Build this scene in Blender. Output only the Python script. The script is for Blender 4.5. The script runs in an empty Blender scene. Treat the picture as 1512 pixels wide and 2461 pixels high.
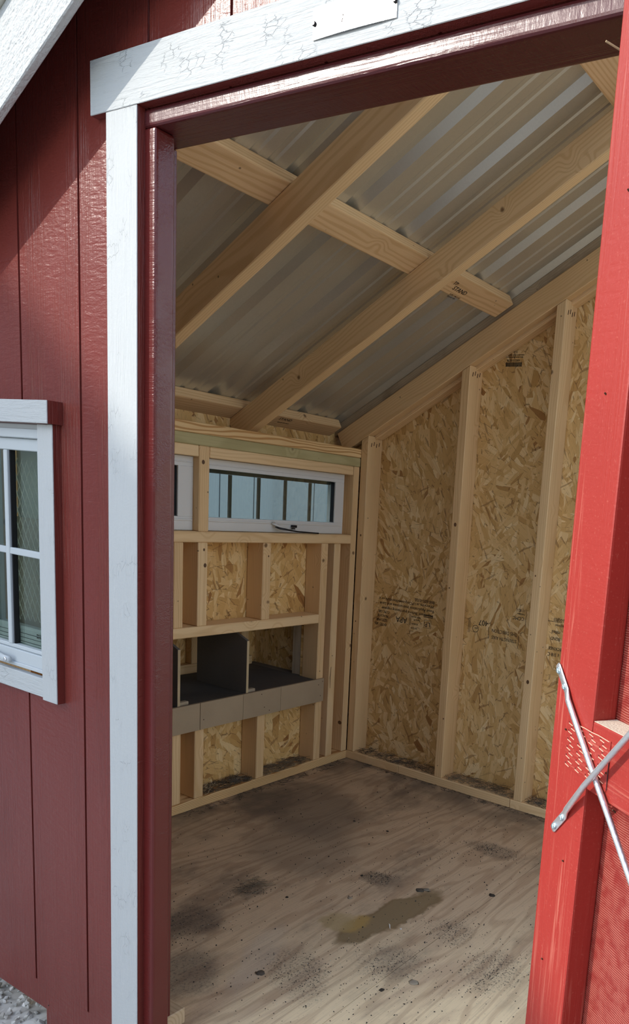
import bpy, bmesh, math, random
from mathutils import Vector, Matrix, Euler
from mathutils import noise as mnoise
random.seed(7)
C = bpy.context.scene.collection
R = math.radians

# ------------------------------------------------------------------ camera
def setup_camera():
    f, px, py = 1822.99, 1311.12, 1542.39
    yaw, pitch, roll = R(27.8601), R(-9.7806), R(5.3234)
    fw = Vector((-math.sin(yaw)*math.cos(pitch), math.cos(yaw)*math.cos(pitch), math.sin(pitch)))
    rt = Vector((math.cos(yaw), math.sin(yaw), 0)); up = rt.cross(fw)
    RT = rt*math.cos(roll) + up*math.sin(roll); UP = -rt*math.sin(roll) + up*math.cos(roll)
    cd = bpy.data.cameras.new('camera'); co = bpy.data.objects.new('camera', cd); C.objects.link(co)
    m = Matrix((RT, UP, -fw)).transposed().to_4x4(); m.translation = Vector((1.4528, -1.0769, 1.1995))
    co.matrix_world = m
    cd.sensor_width = 36; cd.sensor_fit = 'AUTO'; cd.lens = f/2461*36
    cd.shift_x = (756-px)/2461; cd.shift_y = (py-1230.5)/2461      # the photograph is an off-centre crop
    cd.clip_start = .02; cd.clip_end = 400
    bpy.context.scene.camera = co
setup_camera()

# ------------------------------------------------------------------ light
SUN = Vector((-.967, -1.0, .731)).normalized()                      # direction towards the sun
scn = bpy.context.scene
scn.view_settings.view_transform = 'Standard'; scn.view_settings.look = 'None'
scn.view_settings.gamma = 1; scn.view_settings.use_curve_mapping = False
scn.view_settings.exposure = 0.38
w = bpy.data.worlds.new('world'); scn.world = w; w.use_nodes = True
nt = w.node_tree; nt.nodes.clear()
sky = nt.nodes.new('ShaderNodeTexSky'); sky.sky_type = 'NISHITA'; sky.sun_disc = False
sky.sun_elevation = math.asin(SUN.z); sky.sun_rotation = math.atan2(SUN.x, SUN.y)
sky.air_density = 1.0; sky.dust_density = 1.0; sky.ozone_density = 1.0
bg = nt.nodes.new('ShaderNodeBackground'); bg.inputs[1].default_value = .36
wo = nt.nodes.new('ShaderNodeOutputWorld')
hs_ = nt.nodes.new('ShaderNodeHueSaturation'); hs_.inputs['Saturation'].default_value = .72
nt.links.new(sky.outputs[0], hs_.inputs['Color']); nt.links.new(hs_.outputs[0], bg.inputs[0]); nt.links.new(bg.outputs[0], wo.inputs[0])
sl = bpy.data.lights.new('sun', 'SUN'); sl.energy = 2.7; sl.angle = R(.6); sl.color = (1, .93, .84)
so = bpy.data.objects.new('sun', sl); C.objects.link(so)
so.rotation_euler = SUN.to_track_quat('Z', 'Y').to_euler(); so.location = SUN*20

# ------------------------------------------------------------------ key dimensions (metres)
F = -.185            # outside face of the front wall
D = 1.464            # inside face of the back wall studs
XL = -.868           # inside face of the left wall studs
XO = -.957           # inside face of the left sheathing
RX = .605            # ridge
XR = 2*RX - XL
K = .57              # roof slope
def roof(x): return 1.624 + K*(min(x, 2*RX-x) + .771)              # underside of the metal

# ------------------------------------------------------------------ helpers
def put(name, me, parent=None, mat=None, loc=None):
    o = bpy.data.objects.new(name, me); C.objects.link(o)
    if mat is not None and not me.materials: me.materials.append(mat)
    if parent is not None: o.parent = parent
    if loc is not None: o.location = loc
    return o
def empty(name, loc=(0, 0, 0), rz=0, **kw):
    o = bpy.data.objects.new(name, None); C.objects.link(o); o.location = loc; o.rotation_euler = (0, 0, rz)
    o.empty_display_size = .05
    for k, v in kw.items(): o[k] = v
    return o
def tag(o, label=None, category=None, group=None, kind=None):
    for k, v in (('label', label), ('category', category), ('group', group), ('kind', kind)):
        if v: o[k] = v
    return o
def finish(bm, name, bevel=0, seg=1, smooth=False):
    if bevel: bmesh.ops.bevel(bm, geom=list(bm.edges), offset=bevel, segments=seg, affect='EDGES', profile=.6)
    bmesh.ops.recalc_face_normals(bm, faces=list(bm.faces))
    me = bpy.data.meshes.new(name); bm.to_mesh(me); bm.free()
    if smooth:
        for p in me.polygons: p.use_smooth = True
    return me
def addbox(bm, x0, x1, y0, y1, z0, z1):
    v = [bm.verts.new((x, y, z)) for z in (z0, z1) for y in (y0, y1) for x in (x0, x1)]
    for f in ((0, 2, 3, 1), (4, 5, 7, 6), (0, 1, 5, 4), (2, 6, 7, 3), (0, 4, 6, 2), (1, 3, 7, 5)):
        bm.faces.new([v[i] for i in f])
    return v
def box(name, parent, mat, x0, x1, y0, y1, z0, z1, bevel=.0, seg=1):
    bm = bmesh.new(); addbox(bm, x0, x1, y0, y1, z0, z1)
    return put(name, finish(bm, name, bevel, seg), parent, mat)
def lumber(name, parent, mat, x0, x1, y0, y1, z0, z1, bevel=.0025, seg=1, slope_top=None):
    """board built with its length on local X so that the grain runs along it"""
    d = (x1-x0, y1-y0, z1-z0); ax = d.index(max(d)); c = Vector(((x0+x1)/2, (y0+y1)/2, (z0+z1)/2))
    cols = {0: ((1, 0, 0), (0, 1, 0), (0, 0, 1)), 1: ((0, 1, 0), (-1, 0, 0), (0, 0, 1)), 2: ((0, 0, 1), (0, 1, 0), (-1, 0, 0))}[ax]
    rot = Matrix(cols).transposed()
    inv = rot.transposed()
    e = inv @ Vector(d); e = Vector((abs(e.x), abs(e.y), abs(e.z)))/2
    bm = bmesh.new(); vs = addbox(bm, -e.x, e.x, -e.y, e.y, -e.z, e.z)
    if slope_top is not None:
        for v in vs:
            if v.co.x > 0: v.co.x += slope_top*((rot @ v.co).x)
    o = put(name, finish(bm, name, bevel, seg), parent, mat)
    m = rot.to_4x4(); m.translation = c
    if parent is not None: o.matrix_local = m
    else: o.matrix_world = m
    return o
def beam(name, parent, mat, c, X, Y, L, wy, hz, bevel=.0025, seg=1):
    X = Vector(X).normalized(); Y = Vector(Y).normalized(); Z = X.cross(Y)
    bm = bmesh.new(); addbox(bm, -L/2, L/2, -wy/2, wy/2, -hz/2, hz/2)
    o = put(name, finish(bm, name, bevel, seg), parent, mat)
    m = Matrix((X, Y, Z)).transposed().to_4x4(); m.translation = Vector(c); o.matrix_local = m
    return o
def prism(name, parent, mat, polys, y0, y1, bevel=0):
    """polygons in the XZ plane extruded along Y"""
    if not isinstance(polys[0], list): polys = [polys]
    bm = bmesh.new()
    for poly in polys: _prism(bm, poly, y0, y1)
    return put(name, finish(bm, name, bevel), parent, mat)
def _prism(bm, poly, y0, y1):
    a = [bm.verts.new((x, y0, z)) for x, z in poly]; b = [bm.verts.new((x, y1, z)) for x, z in poly]
    n = len(poly); bm.faces.new(a); bm.faces.new(b[::-1])
    for i in range(n): bm.faces.new((a[i], b[i], b[(i+1) % n], a[(i+1) % n]))
def tube(bm, pts, r, n=8, flat=None):
    rings = []
    for i, p in enumerate(pts):
        p = Vector(p); a = Vector(pts[max(i-1, 0)]); b = Vector(pts[min(i+1, len(pts)-1)])
        t = (b-a).normalized(); u = t.cross(Vector((0, 1, .05))).normalized(); v = t.cross(u)
        rr = r[i] if isinstance(r, (list, tuple)) else r
        ru, rv = rr if isinstance(rr, tuple) else (rr, rr)
        rings.append([bm.verts.new(p + u*ru*math.cos(2*math.pi*k/n) + v*rv*math.sin(2*math.pi*k/n)) for k in range(n)])
    for a, b in zip(rings, rings[1:]):
        for k in range(n): bm.faces.new((a[k], a[(k+1) % n], b[(k+1) % n], b[k]))
    bm.faces.new(rings[0][::-1]); bm.faces.new(rings[-1])
def disc(bm, c, r, h, nrm=(0, -1, 0), n=14, dome=.35):
    nrm = Vector(nrm).normalized(); q = nrm.to_track_quat('Z', 'Y'); c = Vector(c)
    rs = [(r, 0), (r, h*.5), (r*.75, h), (r*.2, h)]
    rings = [[bm.verts.new(c + q @ Vector((a*math.cos(2*math.pi*k/n), a*math.sin(2*math.pi*k/n), z))) for k in range(n)] for a, z in rs]
    for a, b in zip(rings, rings[1:]):
        for k in range(n): bm.faces.new((a[k], a[(k+1) % n], b[(k+1) % n], b[k]))
    bm.faces.new(rings[-1])
_font = []
def text(name, s, parent, mat, loc, rot, size, align='LEFT', depth=.0002, sx=1.0):
    cu = bpy.data.curves.new(name, 'FONT'); cu.body = s; cu.size = size; cu.extrude = depth; cu.align_x = align
    cu.resolution_u = 2
    t = bpy.data.objects.new('tmp', cu); C.objects.link(t)
    dg = bpy.context.evaluated_depsgraph_get(); me = bpy.data.meshes.new_from_object(t.evaluated_get(dg))
    bpy.data.objects.remove(t); me.materials.clear()
    o = put(name, me, parent, mat); o.location = loc; o.rotation_euler = rot; o.scale = (sx, 1, 1)
    return o

# ------------------------------------------------------------------ materials
class Mat:
    def __init__(s, name):
        s.m = bpy.data.materials.new(name); s.m.use_nodes = True; s.t = s.m.node_tree; s.t.nodes.clear()
        s.out = s.t.nodes.new('ShaderNodeOutputMaterial')
    def n(s, typ, ins=None, **at):
        nd = s.t.nodes.new('ShaderNode'+typ)
        for k, v in at.items(): setattr(nd, k, v)
        for k, v in (ins or {}).items():
            sk = nd.inputs[k]
            if isinstance(v, bpy.types.NodeSocket): s.t.links.new(v, sk)
            elif hasattr(v, 'outputs'): s.t.links.new(v.outputs[0], sk)
            else:
                if sk.type == 'RGBA' and len(v) == 3: v = (*v, 1)
                sk.default_value = v
        return nd
    def math(s, op, a, b=0, c=None, clamp=False):
        d = {0: a, 1: b}
        if c is not None: d[2] = c
        nd = s.n('Math', d, operation=op); nd.use_clamp = clamp; return nd.outputs[0]
    def mix(s, fac, a, b, mode='MIX'):
        nd = s.t.nodes.new('ShaderNodeMix'); nd.data_type = 'RGBA'; nd.blend_type = mode
        for i, v in ((0, fac), (6, a), (7, b)):
            sk = nd.inputs[i]
            if isinstance(v, bpy.types.NodeSocket): s.t.links.new(v, sk)
            elif i == 0: sk.default_value = v
            else: sk.default_value = (*v, 1) if len(v) == 3 else v
        return nd.outputs[2]
    def smooth(s, x, a, b, lo=0., hi=1.):
        nd = s.n('MapRange', {0: x, 1: a, 2: b, 3: lo, 4: hi}, interpolation_type='SMOOTHSTEP'); return nd.outputs[0]
    def xyz(s, v): 
        nd = s.n('SeparateXYZ', {0: v}); return nd.outputs
    def comb(s, x=0., y=0., z=0.): return s.n('CombineXYZ', {0: x, 1: y, 2: z}).outputs[0]
    def vmul(s, v, k): return s.n('VectorMath', {0: v, 1: k}, operation='MULTIPLY').outputs[0]
    def vadd(s, v, k): return s.n('VectorMath', {0: v, 1: k}, operation='ADD').outputs[0]
    def noise(s, v, scale=5., detail=2., rough=.5, dist=0., dim='3D'):
        nd = s.n('TexNoise', {'Vector': v, 'Scale': scale, 'Detail': detail, 'Roughness': rough, 'Distortion': dist}, noise_dimensions=dim)
        return nd.outputs[0]
    def coord(s, rnd=True):
        tc = s.n('TexCoord').outputs['Object']
        if not rnd: return tc
        oi = s.n('ObjectInfo').outputs['Random']
        return s.vadd(tc, s.comb(s.math('MULTIPLY', oi, 41.3), s.math('MULTIPLY', oi, 17.9), s.math('MULTIPLY', oi, 67.1)))
    def bsdf(s, color, rough=.6, metal=0., bump=None, bstr=.3, bdist=.002, spec=.5, coat=0., **kw):
        ins = {'Base Color': color, 'Roughness': rough, 'Metallic': metal, 'Specular IOR Level': spec, 'Coat Weight': coat}
        ins.update(kw)
        if bump is not None:
            b = s.n('Bump', {'Height': bump, 'Strength': bstr, 'Distance': bdist}); ins['Normal'] = b.outputs[0]
        p = s.n('BsdfPrincipled', ins); s.t.links.new(p.outputs[0], s.out.inputs[0]); return s.m

def wood_pattern(s, v, knots=1., ringw=.0075, kscale=6.2, kr=.011):
    """returns ring mask, fibre mask, knot mask, pith offset random per board"""
    oi = s.n('ObjectInfo').outputs['Random']
    tc = s.n('TexCoord').outputs['Object']
    kn = s.n('TexVoronoi', {'Vector': v, 'Scale': kscale, 'Randomness': 1.0}, feature='F1')
    kd = s.math('DIVIDE', kn.outputs['Distance'], kscale)
    warp = s.noise(s.vmul(v, (2.2, 9, 9)), 1.0, 2.)
    around = s.math('MULTIPLY', s.smooth(kd, .0, .045, 1, 0), .02*knots)
    t = s.xyz(tc)
    py = s.math('MULTIPLY_ADD', oi, .14, -.02); pz = s.math('MULTIPLY_ADD', s.math('FRACT', s.math('MULTIPLY', oi, 7.3)), .12, -.11)
    a = s.math('SUBTRACT', t[1], py); b = s.math('SUBTRACT', t[2], pz)
    r = s.math('SQRT', s.math('ADD', s.math('MULTIPLY', a, a), s.math('MULTIPLY', b, b)))
    r = s.math('ADD', r, s.math('ADD', s.math('MULTIPLY', warp, .034), around))
    sw = s.math('SINE', s.math('MULTIPLY', r, 2*math.pi/ringw))
    ring = s.smooth(sw, -.2, 1., 0, 1)
    fib = s.noise(s.vmul(v, (6, 420, 420)), 1., 2.)
    irr = s.math('MULTIPLY_ADD', s.noise(s.vmul(v, (40, 90, 90)), 1., 1.), .006, -.003)
    knot = s.math('MULTIPLY', s.smooth(s.math('ADD', kd, irr), kr*.35, kr, 1, 0), knots)
    return ring, fib, knot
def lumber_mat(name, base, dark, knotc=(.13, .055, .02), knots=1., rough=.62, ringw=.0075, ramt=.45, stain=None, kscale=6.2, var=.12, bstr=.25):
    s = Mat(name); v = s.coord(); ring, fib, knot = wood_pattern(s, v, knots, ringw, kscale)
    big = s.noise(s.vmul(v, (1.5, 8, 8)), 1., 3.)
    oi = s.n('ObjectInfo').outputs['Random']
    col = s.mix(s.math('MULTIPLY', ring, ramt), base, dark)
    col = s.mix(s.smooth(fib, .55, .8, 0, .28), col, tuple(c*.62 for c in dark))
    col = s.mix(s.smooth(big, .35, .75, 0, .35), col, tuple(c*.8 for c in dark))
    col = s.mix(s.math('MULTIPLY', s.math('FRACT', s.math('MULTIPLY', oi, 13.7)), var), col, tuple(c*.55 for c in base))
    col = s.mix(s.math('MULTIPLY', knot, .85), col, knotc)
    # nail specks and pitch
    vd = s.n('TexVoronoi', {'Vector': v, 'Scale': 15., 'Randomness': 1.}, feature='F1').outputs['Distance']
    col = s.mix(s.smooth(vd, .03, .06, .7, 0), col, (.05, .025, .012))
    if stain:
        st = s.noise(s.vmul(v, (3, 6, 6)), 1., 4., .65)
        col = s.mix(s.smooth(st, .5, .7, 0, stain[1]), col, stain[0])
    h = s.math('ADD', s.math('MULTIPLY', ring, .4), s.math('MULTIPLY', fib, .6))
    return s.bsdf(col, rough, bump=h, bstr=bstr, bdist=.0012, spec=.35)

PINE = lumber_mat('pine_stud', (.84, .58, .31), (.66, .40, .17))
PINE2 = lumber_mat('pine_pale', (.88, .63, .35), (.70, .44, .20), ramt=.45)
ROOFW = lumber_mat('pine_rafter', (.82, .58, .32), (.64, .40, .18), ramt=.55, kscale=7.)
FIR = lumber_mat('fir_plate', (.86, .60, .30), (.50, .25, .08), knots=0., ringw=.0050, ramt=.95, rough=.5)
TREAT = lumber_mat('treated_plate', (.52, .45, .23), (.36, .30, .13), ringw=.010)
GREYW = lumber_mat('pine_grey', (.52, .42, .30), (.38, .28, .17), stain=((.16, .12, .08), .6))
BLOCKW = lumber_mat('plate_end', (.62, .47, .29), (.40, .27, .14), knots=0, stain=((.05, .04, .03), .9))

def osb_mat(name, axes, tint=(1, 1, 1), dirt=0.):
    s = Mat(name); tc = s.n('TexCoord').outputs['Object']; t = s.xyz(tc)
    uv = s.comb(t[axes[0]], t[axes[1]], 0.)
    wob = s.n('TexNoise', {'Vector': uv, 'Scale': 9., 'Detail': 2.}, noise_dimensions='3D').outputs['Color']
    uvw = s.vadd(uv, s.vmul(s.vadd(wob, (-.5, -.5, -.5)), (.02, .02, 0)))
    def layer(seed, patch, sx, sy, bias):
        p = s.vadd(uvw, (seed*1.37, seed*2.11, 0))
        A = s.n('TexVoronoi', {'Vector': p, 'Scale': patch}, voronoi_dimensions='2D')
        ang = s.math('MULTIPLY', s.math('ADD', s.xyz(A.outputs['Color'])[0], bias), math.pi*.62)
        q = s.n('VectorRotate', {'Vector': p, 'Angle': ang}, rotation_type='Z_AXIS').outputs[0]
        q = s.vmul(q, (sx, sy, 1))
        B = s.n('TexVoronoi', {'Vector': q, 'Scale': 1.}, voronoi_dimensions='2D')
        E = s.n('TexVoronoi', {'Vector': q, 'Scale': 1.}, voronoi_dimensions='2D', feature='DISTANCE_TO_EDGE')
        c = s.xyz(B.outputs['Color'])
        fib = s.noise(s.vmul(q, (.6, 14, 1)), 1., 1.)
        return c, E.outputs['Distance'], fib, s.xyz(A.outputs['Color'])[1]
    c1, e1, f1, a1 = layer(1., 7., 13., 50., .0)
    c2, e2, f2, a2 = layer(5., 5.5, 19., 85., .35)
    c3, e3, f3, a3 = layer(9., 9., 10., 34., .15)
    def shade(c, f):
        r = s.n('ValToRGB', {0: c})
        cr = r.color_ramp; cr.interpolation = 'LINEAR'
        pts = [(0, (.34, .17, .06)), (.05, (.58, .38, .16)), (.25, (.70, .49, .23)), (.55, (.79, .59, .31)), (.8, (.86, .69, .42)), (1., (.92, .79, .53))]
        cr.elements[0].position = 0; cr.elements[0].color = (*pts[0][1], 1); cr.elements[1].position = 1; cr.elements[1].color = (*pts[-1][1], 1)
        for p, cc in pts[1:-1]:
            el = cr.elements.new(p); el.color = (*cc, 1)
        return s.mix(s.smooth(f, .35, .75, 0, .35), r.outputs[0], (.48, .29, .12))
    col = shade(c1[0], f1)
    m2 = s.smooth(c2[1], .52, .54); m3 = s.smooth(c3[1], .70, .72)
    col = s.mix(m2, col, shade(c2[0], f2)); col = s.mix(m3, col, shade(c3[2], f3))
    # dark crevices between flakes, only here and there
    gate = s.smooth(s.noise(uv, 38., 2.), .50, .60)
    cr1 = s.math('MULTIPLY', s.smooth(e1, .0, .07, 1, 0), gate)
    cr2 = s.math('MULTIPLY', s.smooth(e2, .0, .06, 1, 0), m2)
    cr = s.math('MAXIMUM', s.math('MULTIPLY', cr1, .75), s.math('MULTIPLY', cr2, .28))
    col = s.mix(cr, col, (.17, .08, .03))
    # thin dark slivers
    sv = s.n('TexVoronoi', {'Vector': s.vmul(s.n('VectorRotate', {'Vector': uvw, 'Angle': 1.1}, rotation_type='Z_AXIS').outputs[0], (26, 150, 1)), 'Scale': 1.}, voronoi_dimensions='2D')
    col = s.mix(s.math('MULTIPLY', s.smooth(s.xyz(sv.outputs['Color'])[0], .980, .986), .5), col, (.16, .065, .022))
    sv2 = s.n('TexVoronoi', {'Vector': s.vmul(s.n('VectorRotate', {'Vector': uvw, 'Angle': -.5}, rotation_type='Z_AXIS').outputs[0], (20, 120, 1)), 'Scale': 1.}, voronoi_dimensions='2D')
    col = s.mix(s.math('MULTIPLY', s.smooth(s.xyz(sv2.outputs['Color'])[0], .985, .99), .5), col, (.20, .085, .03))
    col = s.mix(1., col, tint, 'MULTIPLY')
    if dirt:
        col = s.mix(s.smooth(s.noise(uv, 14., 4., .6), .55, .75, 0, dirt), col, (.10, .06, .03))
    h = s.math('ADD', s.math('MULTIPLY', c1[2], .5), s.math('MULTIPLY', m2, .5)); h = s.math('SUBTRACT', h, cr)
    return s.bsdf(col, .5, bump=h, bstr=.5, bdist=.0012, spec=.45)
OSB_B = osb_mat('osb_back', (0, 2), (1., .93, .80))
OSB_L = osb_mat('osb_left', (1, 2), (1.0, .86, .64))

def red_paint(name, base, axes=(0, 2), rough=.27, b=.6, dusty=None, sawn=False, streak=0.):
    s = Mat(name); tc = s.n('TexCoord').outputs['Object']; t = s.xyz(tc)
    uv = s.comb(t[axes[0]], t[axes[1]], t[3-axes[0]-axes[1]])
    grain = s.noise(s.vmul(uv, (170, 5, 170)), 1., 3., .6, 1.2)
    peel = s.noise(s.vmul(uv, (90, 160, 90)), 1., 3., .6)
    big = s.noise(uv, 3., 3.)
    gsel = s.smooth(s.noise(s.vmul(uv, (14, 1.6, 14)), 1., 2.), .38, .62)
    ripple = s.noise(s.vmul(uv, (22, 95, 22)), 1., 2., .5, .8)
    h = s.math('ADD', s.math('ADD', s.math('MULTIPLY', grain, s.math('MULTIPLY_ADD', gsel, 1.5, .2)), s.math('MULTIPLY', peel, .6)), s.math('MULTIPLY', s.math('MULTIPLY', ripple, s.math('SUBTRACT', 1., gsel)), .9))
    col = s.mix(s.smooth(big, .3, .8, 0, .35), base, tuple(c*.75 for c in base))
    if sawn:
        saw = s.math('SINE', s.math('ADD', s.math('MULTIPLY', t[2], 2*math.pi/.0030), s.math('MULTIPLY', s.noise(uv, 30., 3.), 9.)))
        saw = s.smooth(saw, -.3, .9)
        br = s.smooth(s.noise(s.vmul(uv, (60, 60, 60)), 1., 3.), .3, .62)
        m = s.math('MULTIPLY', saw, br)
        col = s.mix(s.math('MULTIPLY', m, .45), col, dusty); h = s.math('ADD', h, s.math('MULTIPLY', saw, .8))
    elif dusty:
        sp = s.smooth(s.noise(uv, 260., 2., .6), .60, .72)
        gm = s.math('MULTIPLY', s.smooth(grain, .52, .72), s.smooth(s.noise(s.vmul(uv, (10, 1.5, 10)), 1., 2.), .45, .6))
        col = s.mix(s.math('MULTIPLY', s.math('MAXIMUM', s.math('MULTIPLY', sp, .35), gm), .5), col, dusty)
    return s.bsdf(col, rough, bump=h, bstr=b, bdist=.0015, spec=.5)
RED = red_paint('barn_red_siding', (.178, .034, .026), rough=.28, b=.85)
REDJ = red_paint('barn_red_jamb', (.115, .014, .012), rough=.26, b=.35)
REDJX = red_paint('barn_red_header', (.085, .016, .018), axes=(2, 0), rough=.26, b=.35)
DRED = red_paint('door_red', (.33, .026, .018), rough=.5, b=.35, dusty=(.62, .24, .17))
DREDR = red_paint('door_red_rail', (.32, .026, .018), axes=(2, 0), rough=.5, b=.35, dusty=(.62, .26, .18))
DREDP = red_paint('door_red_panel', (.23, .018, .013), rough=.55, b=.5, dusty=(.58, .25, .18), sawn=True)

def white_paint(name, axes=(0, 2), along=1, base=(.485, .515, .52), bs=.5):
    s = Mat(name); tc = s.n('TexCoord').outputs['Object']; t = s.xyz(tc); uv = s.comb(t[axes[0]], t[axes[1]], t[3-axes[0]-axes[1]])
    sc = (130, 9, 130) if along == 1 else (9, 130, 130)
    g = s.noise(s.vmul(uv, sc), 1., 3., .6, 1.5)
    p = s.noise(s.vmul(uv, (160, 160, 160)), 1., 2.)
    crack = s.n('TexVoronoi', {'Vector': s.vadd(s.vmul(uv, (48, 90, 48) if along == 0 else (90, 48, 90)), s.comb(s.math('MULTIPLY', g, 1.3), g, 0.)), 'Scale': 1.}, voronoi_dimensions='2D', feature='DISTANCE_TO_EDGE').outputs['Distance']
    ck = s.math('MULTIPLY', s.smooth(crack, 0, .05, 1, 0), s.smooth(s.noise(uv, 16., 2.), .56, .66))
    h = s.math('SUBTRACT', s.math('ADD', g, s.math('MULTIPLY', p, .4)), s.math('MULTIPLY', ck, .8))
    col = s.mix(s.math('MULTIPLY', ck, .12), base, tuple(c*.45 for c in base))
    return s.bsdf(col, .62, bump=h, bstr=bs, bdist=.0025, spec=.22)
WHITE = white_paint('white_trim'); WHITEH = white_paint('white_trim_across', along=0, bs=.7)
def rake_coords():
    s = Mat('white_rake'); v = s.n('TexCoord').outputs['Object']
    g = s.noise(s.vmul(v, (9, 60, 60)), 1., 3., .6, 1.); p = s.noise(v, 130., 2.)
    return s.bsdf((.48, .505, .505), .65, bump=s.math('ADD', g, p), bstr=.9, bdist=.004, spec=.2)
RAKE = rake_coords()
def plain(name, col, rough=.5, metal=0., bumpscale=0, bstr=.2, var=.0, spec=.5):
    s = Mat(name); v = s.coord()
    c = s.mix(s.smooth(s.noise(v, 7., 3.), .3, .8, 0, 1), col, tuple(x*(1-var) for x in col)) if var else s.mix(0., col, col)
    return s.bsdf(c, rough, metal, bump=s.noise(v, bumpscale, 2.) if bumpscale else None, bstr=bstr, spec=spec)
VINYL = plain('white_vinyl', (.52, .57, .59), .35)
VINYL_IN = plain('clear_window_vinyl', (.72, .72, .70), .4)
MUNTIN = plain('brown_muntin', (.10, .088, .07), .6)
BLACK = plain('black_metal', (.015, .015, .018), .35, .3)
ZINC = plain('zinc_rod', (.86, .88, .90), .38, .85, 240, .35, .25)
SCREW = plain('zinc_screw', (.50, .66, .72), .3, .8, 300, .3, .2)
DUST = plain('dusty_wood', (.72, .63, .48), .9, 0, 300, .5, .25)
NESTP = plain('grey_nest_paint', (.155, .14, .125), .65, 0, 160, .3, .15)
NESTB = plain('grey_board_paint', (.42, .315, .20), .8, 0, 160, .25, .12)
EDGEP = plain('raw_plywood_edge', (.62, .48, .28), .7, 0, 200, .3, .3)
INK = plain('black_ink', (.022, .018, .015), .7)
RUST = plain('rusty_nail', (.10, .045, .025), .6, .5)
PLATEM = plain('polished_plate', (.82, .80, .76), .16, 1., 90, .12)
HAY = plain('dry_hay', (.30, .235, .15), .8, 0, 60, .2, .55)
FLUFF = plain('grey_feather', (.34, .31, .27), .95, 0, 90, .8, .6, .1)
DIRT = plain('dark_crumbs', (.055, .045, .035), .9, 0, 90, .3, .5)
CHIP = plain('pale_chip', (.62, .58, .50), .8, 0, 90, .3, .2)

def metal_mat():
    s = Mat('galvalume'); v = s.n('TexCoord').outputs['Object']
    sp = s.n('TexVoronoi', {'Vector': v, 'Scale': 260.}, feature='F1').outputs['Color']
    t = s.xyz(sp)[0]
    big = s.noise(v, 2.2, 3.)
    col = s.mix(t, (.58, .565, .49), (.61, .595, .52)); col = s.mix(s.smooth(big, .35, .75, 0, .5), col, (.50, .49, .42))
    return s.bsdf(col, s.math('MULTIPLY_ADD', t, .01, .31), .6, bump=big, bstr=.03, bdist=.0005)
METAL = metal_mat()
def glass_mat(name, tint, refl=.9):
    s = Mat(name)
    fr = s.n('Fresnel', {'IOR': 1.5}); tr = s.n('BsdfTransparent', {0: tint}); gl = s.n('BsdfGlossy', {0: (1, 1, 1), 'Roughness': .0})
    mx = s.n('MixShader', {0: s.math('MULTIPLY', fr.outputs[0], refl), 1: tr.outputs[0], 2: gl.outputs[0]})
    s.t.links.new(mx.outputs[0], s.out.inputs[0]); return s.m
GLASS = glass_mat('window_glass', (.80, .86, .84), .3); GLASS2 = glass_mat('front_window_glass', (.80, .84, .80), .32)

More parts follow.
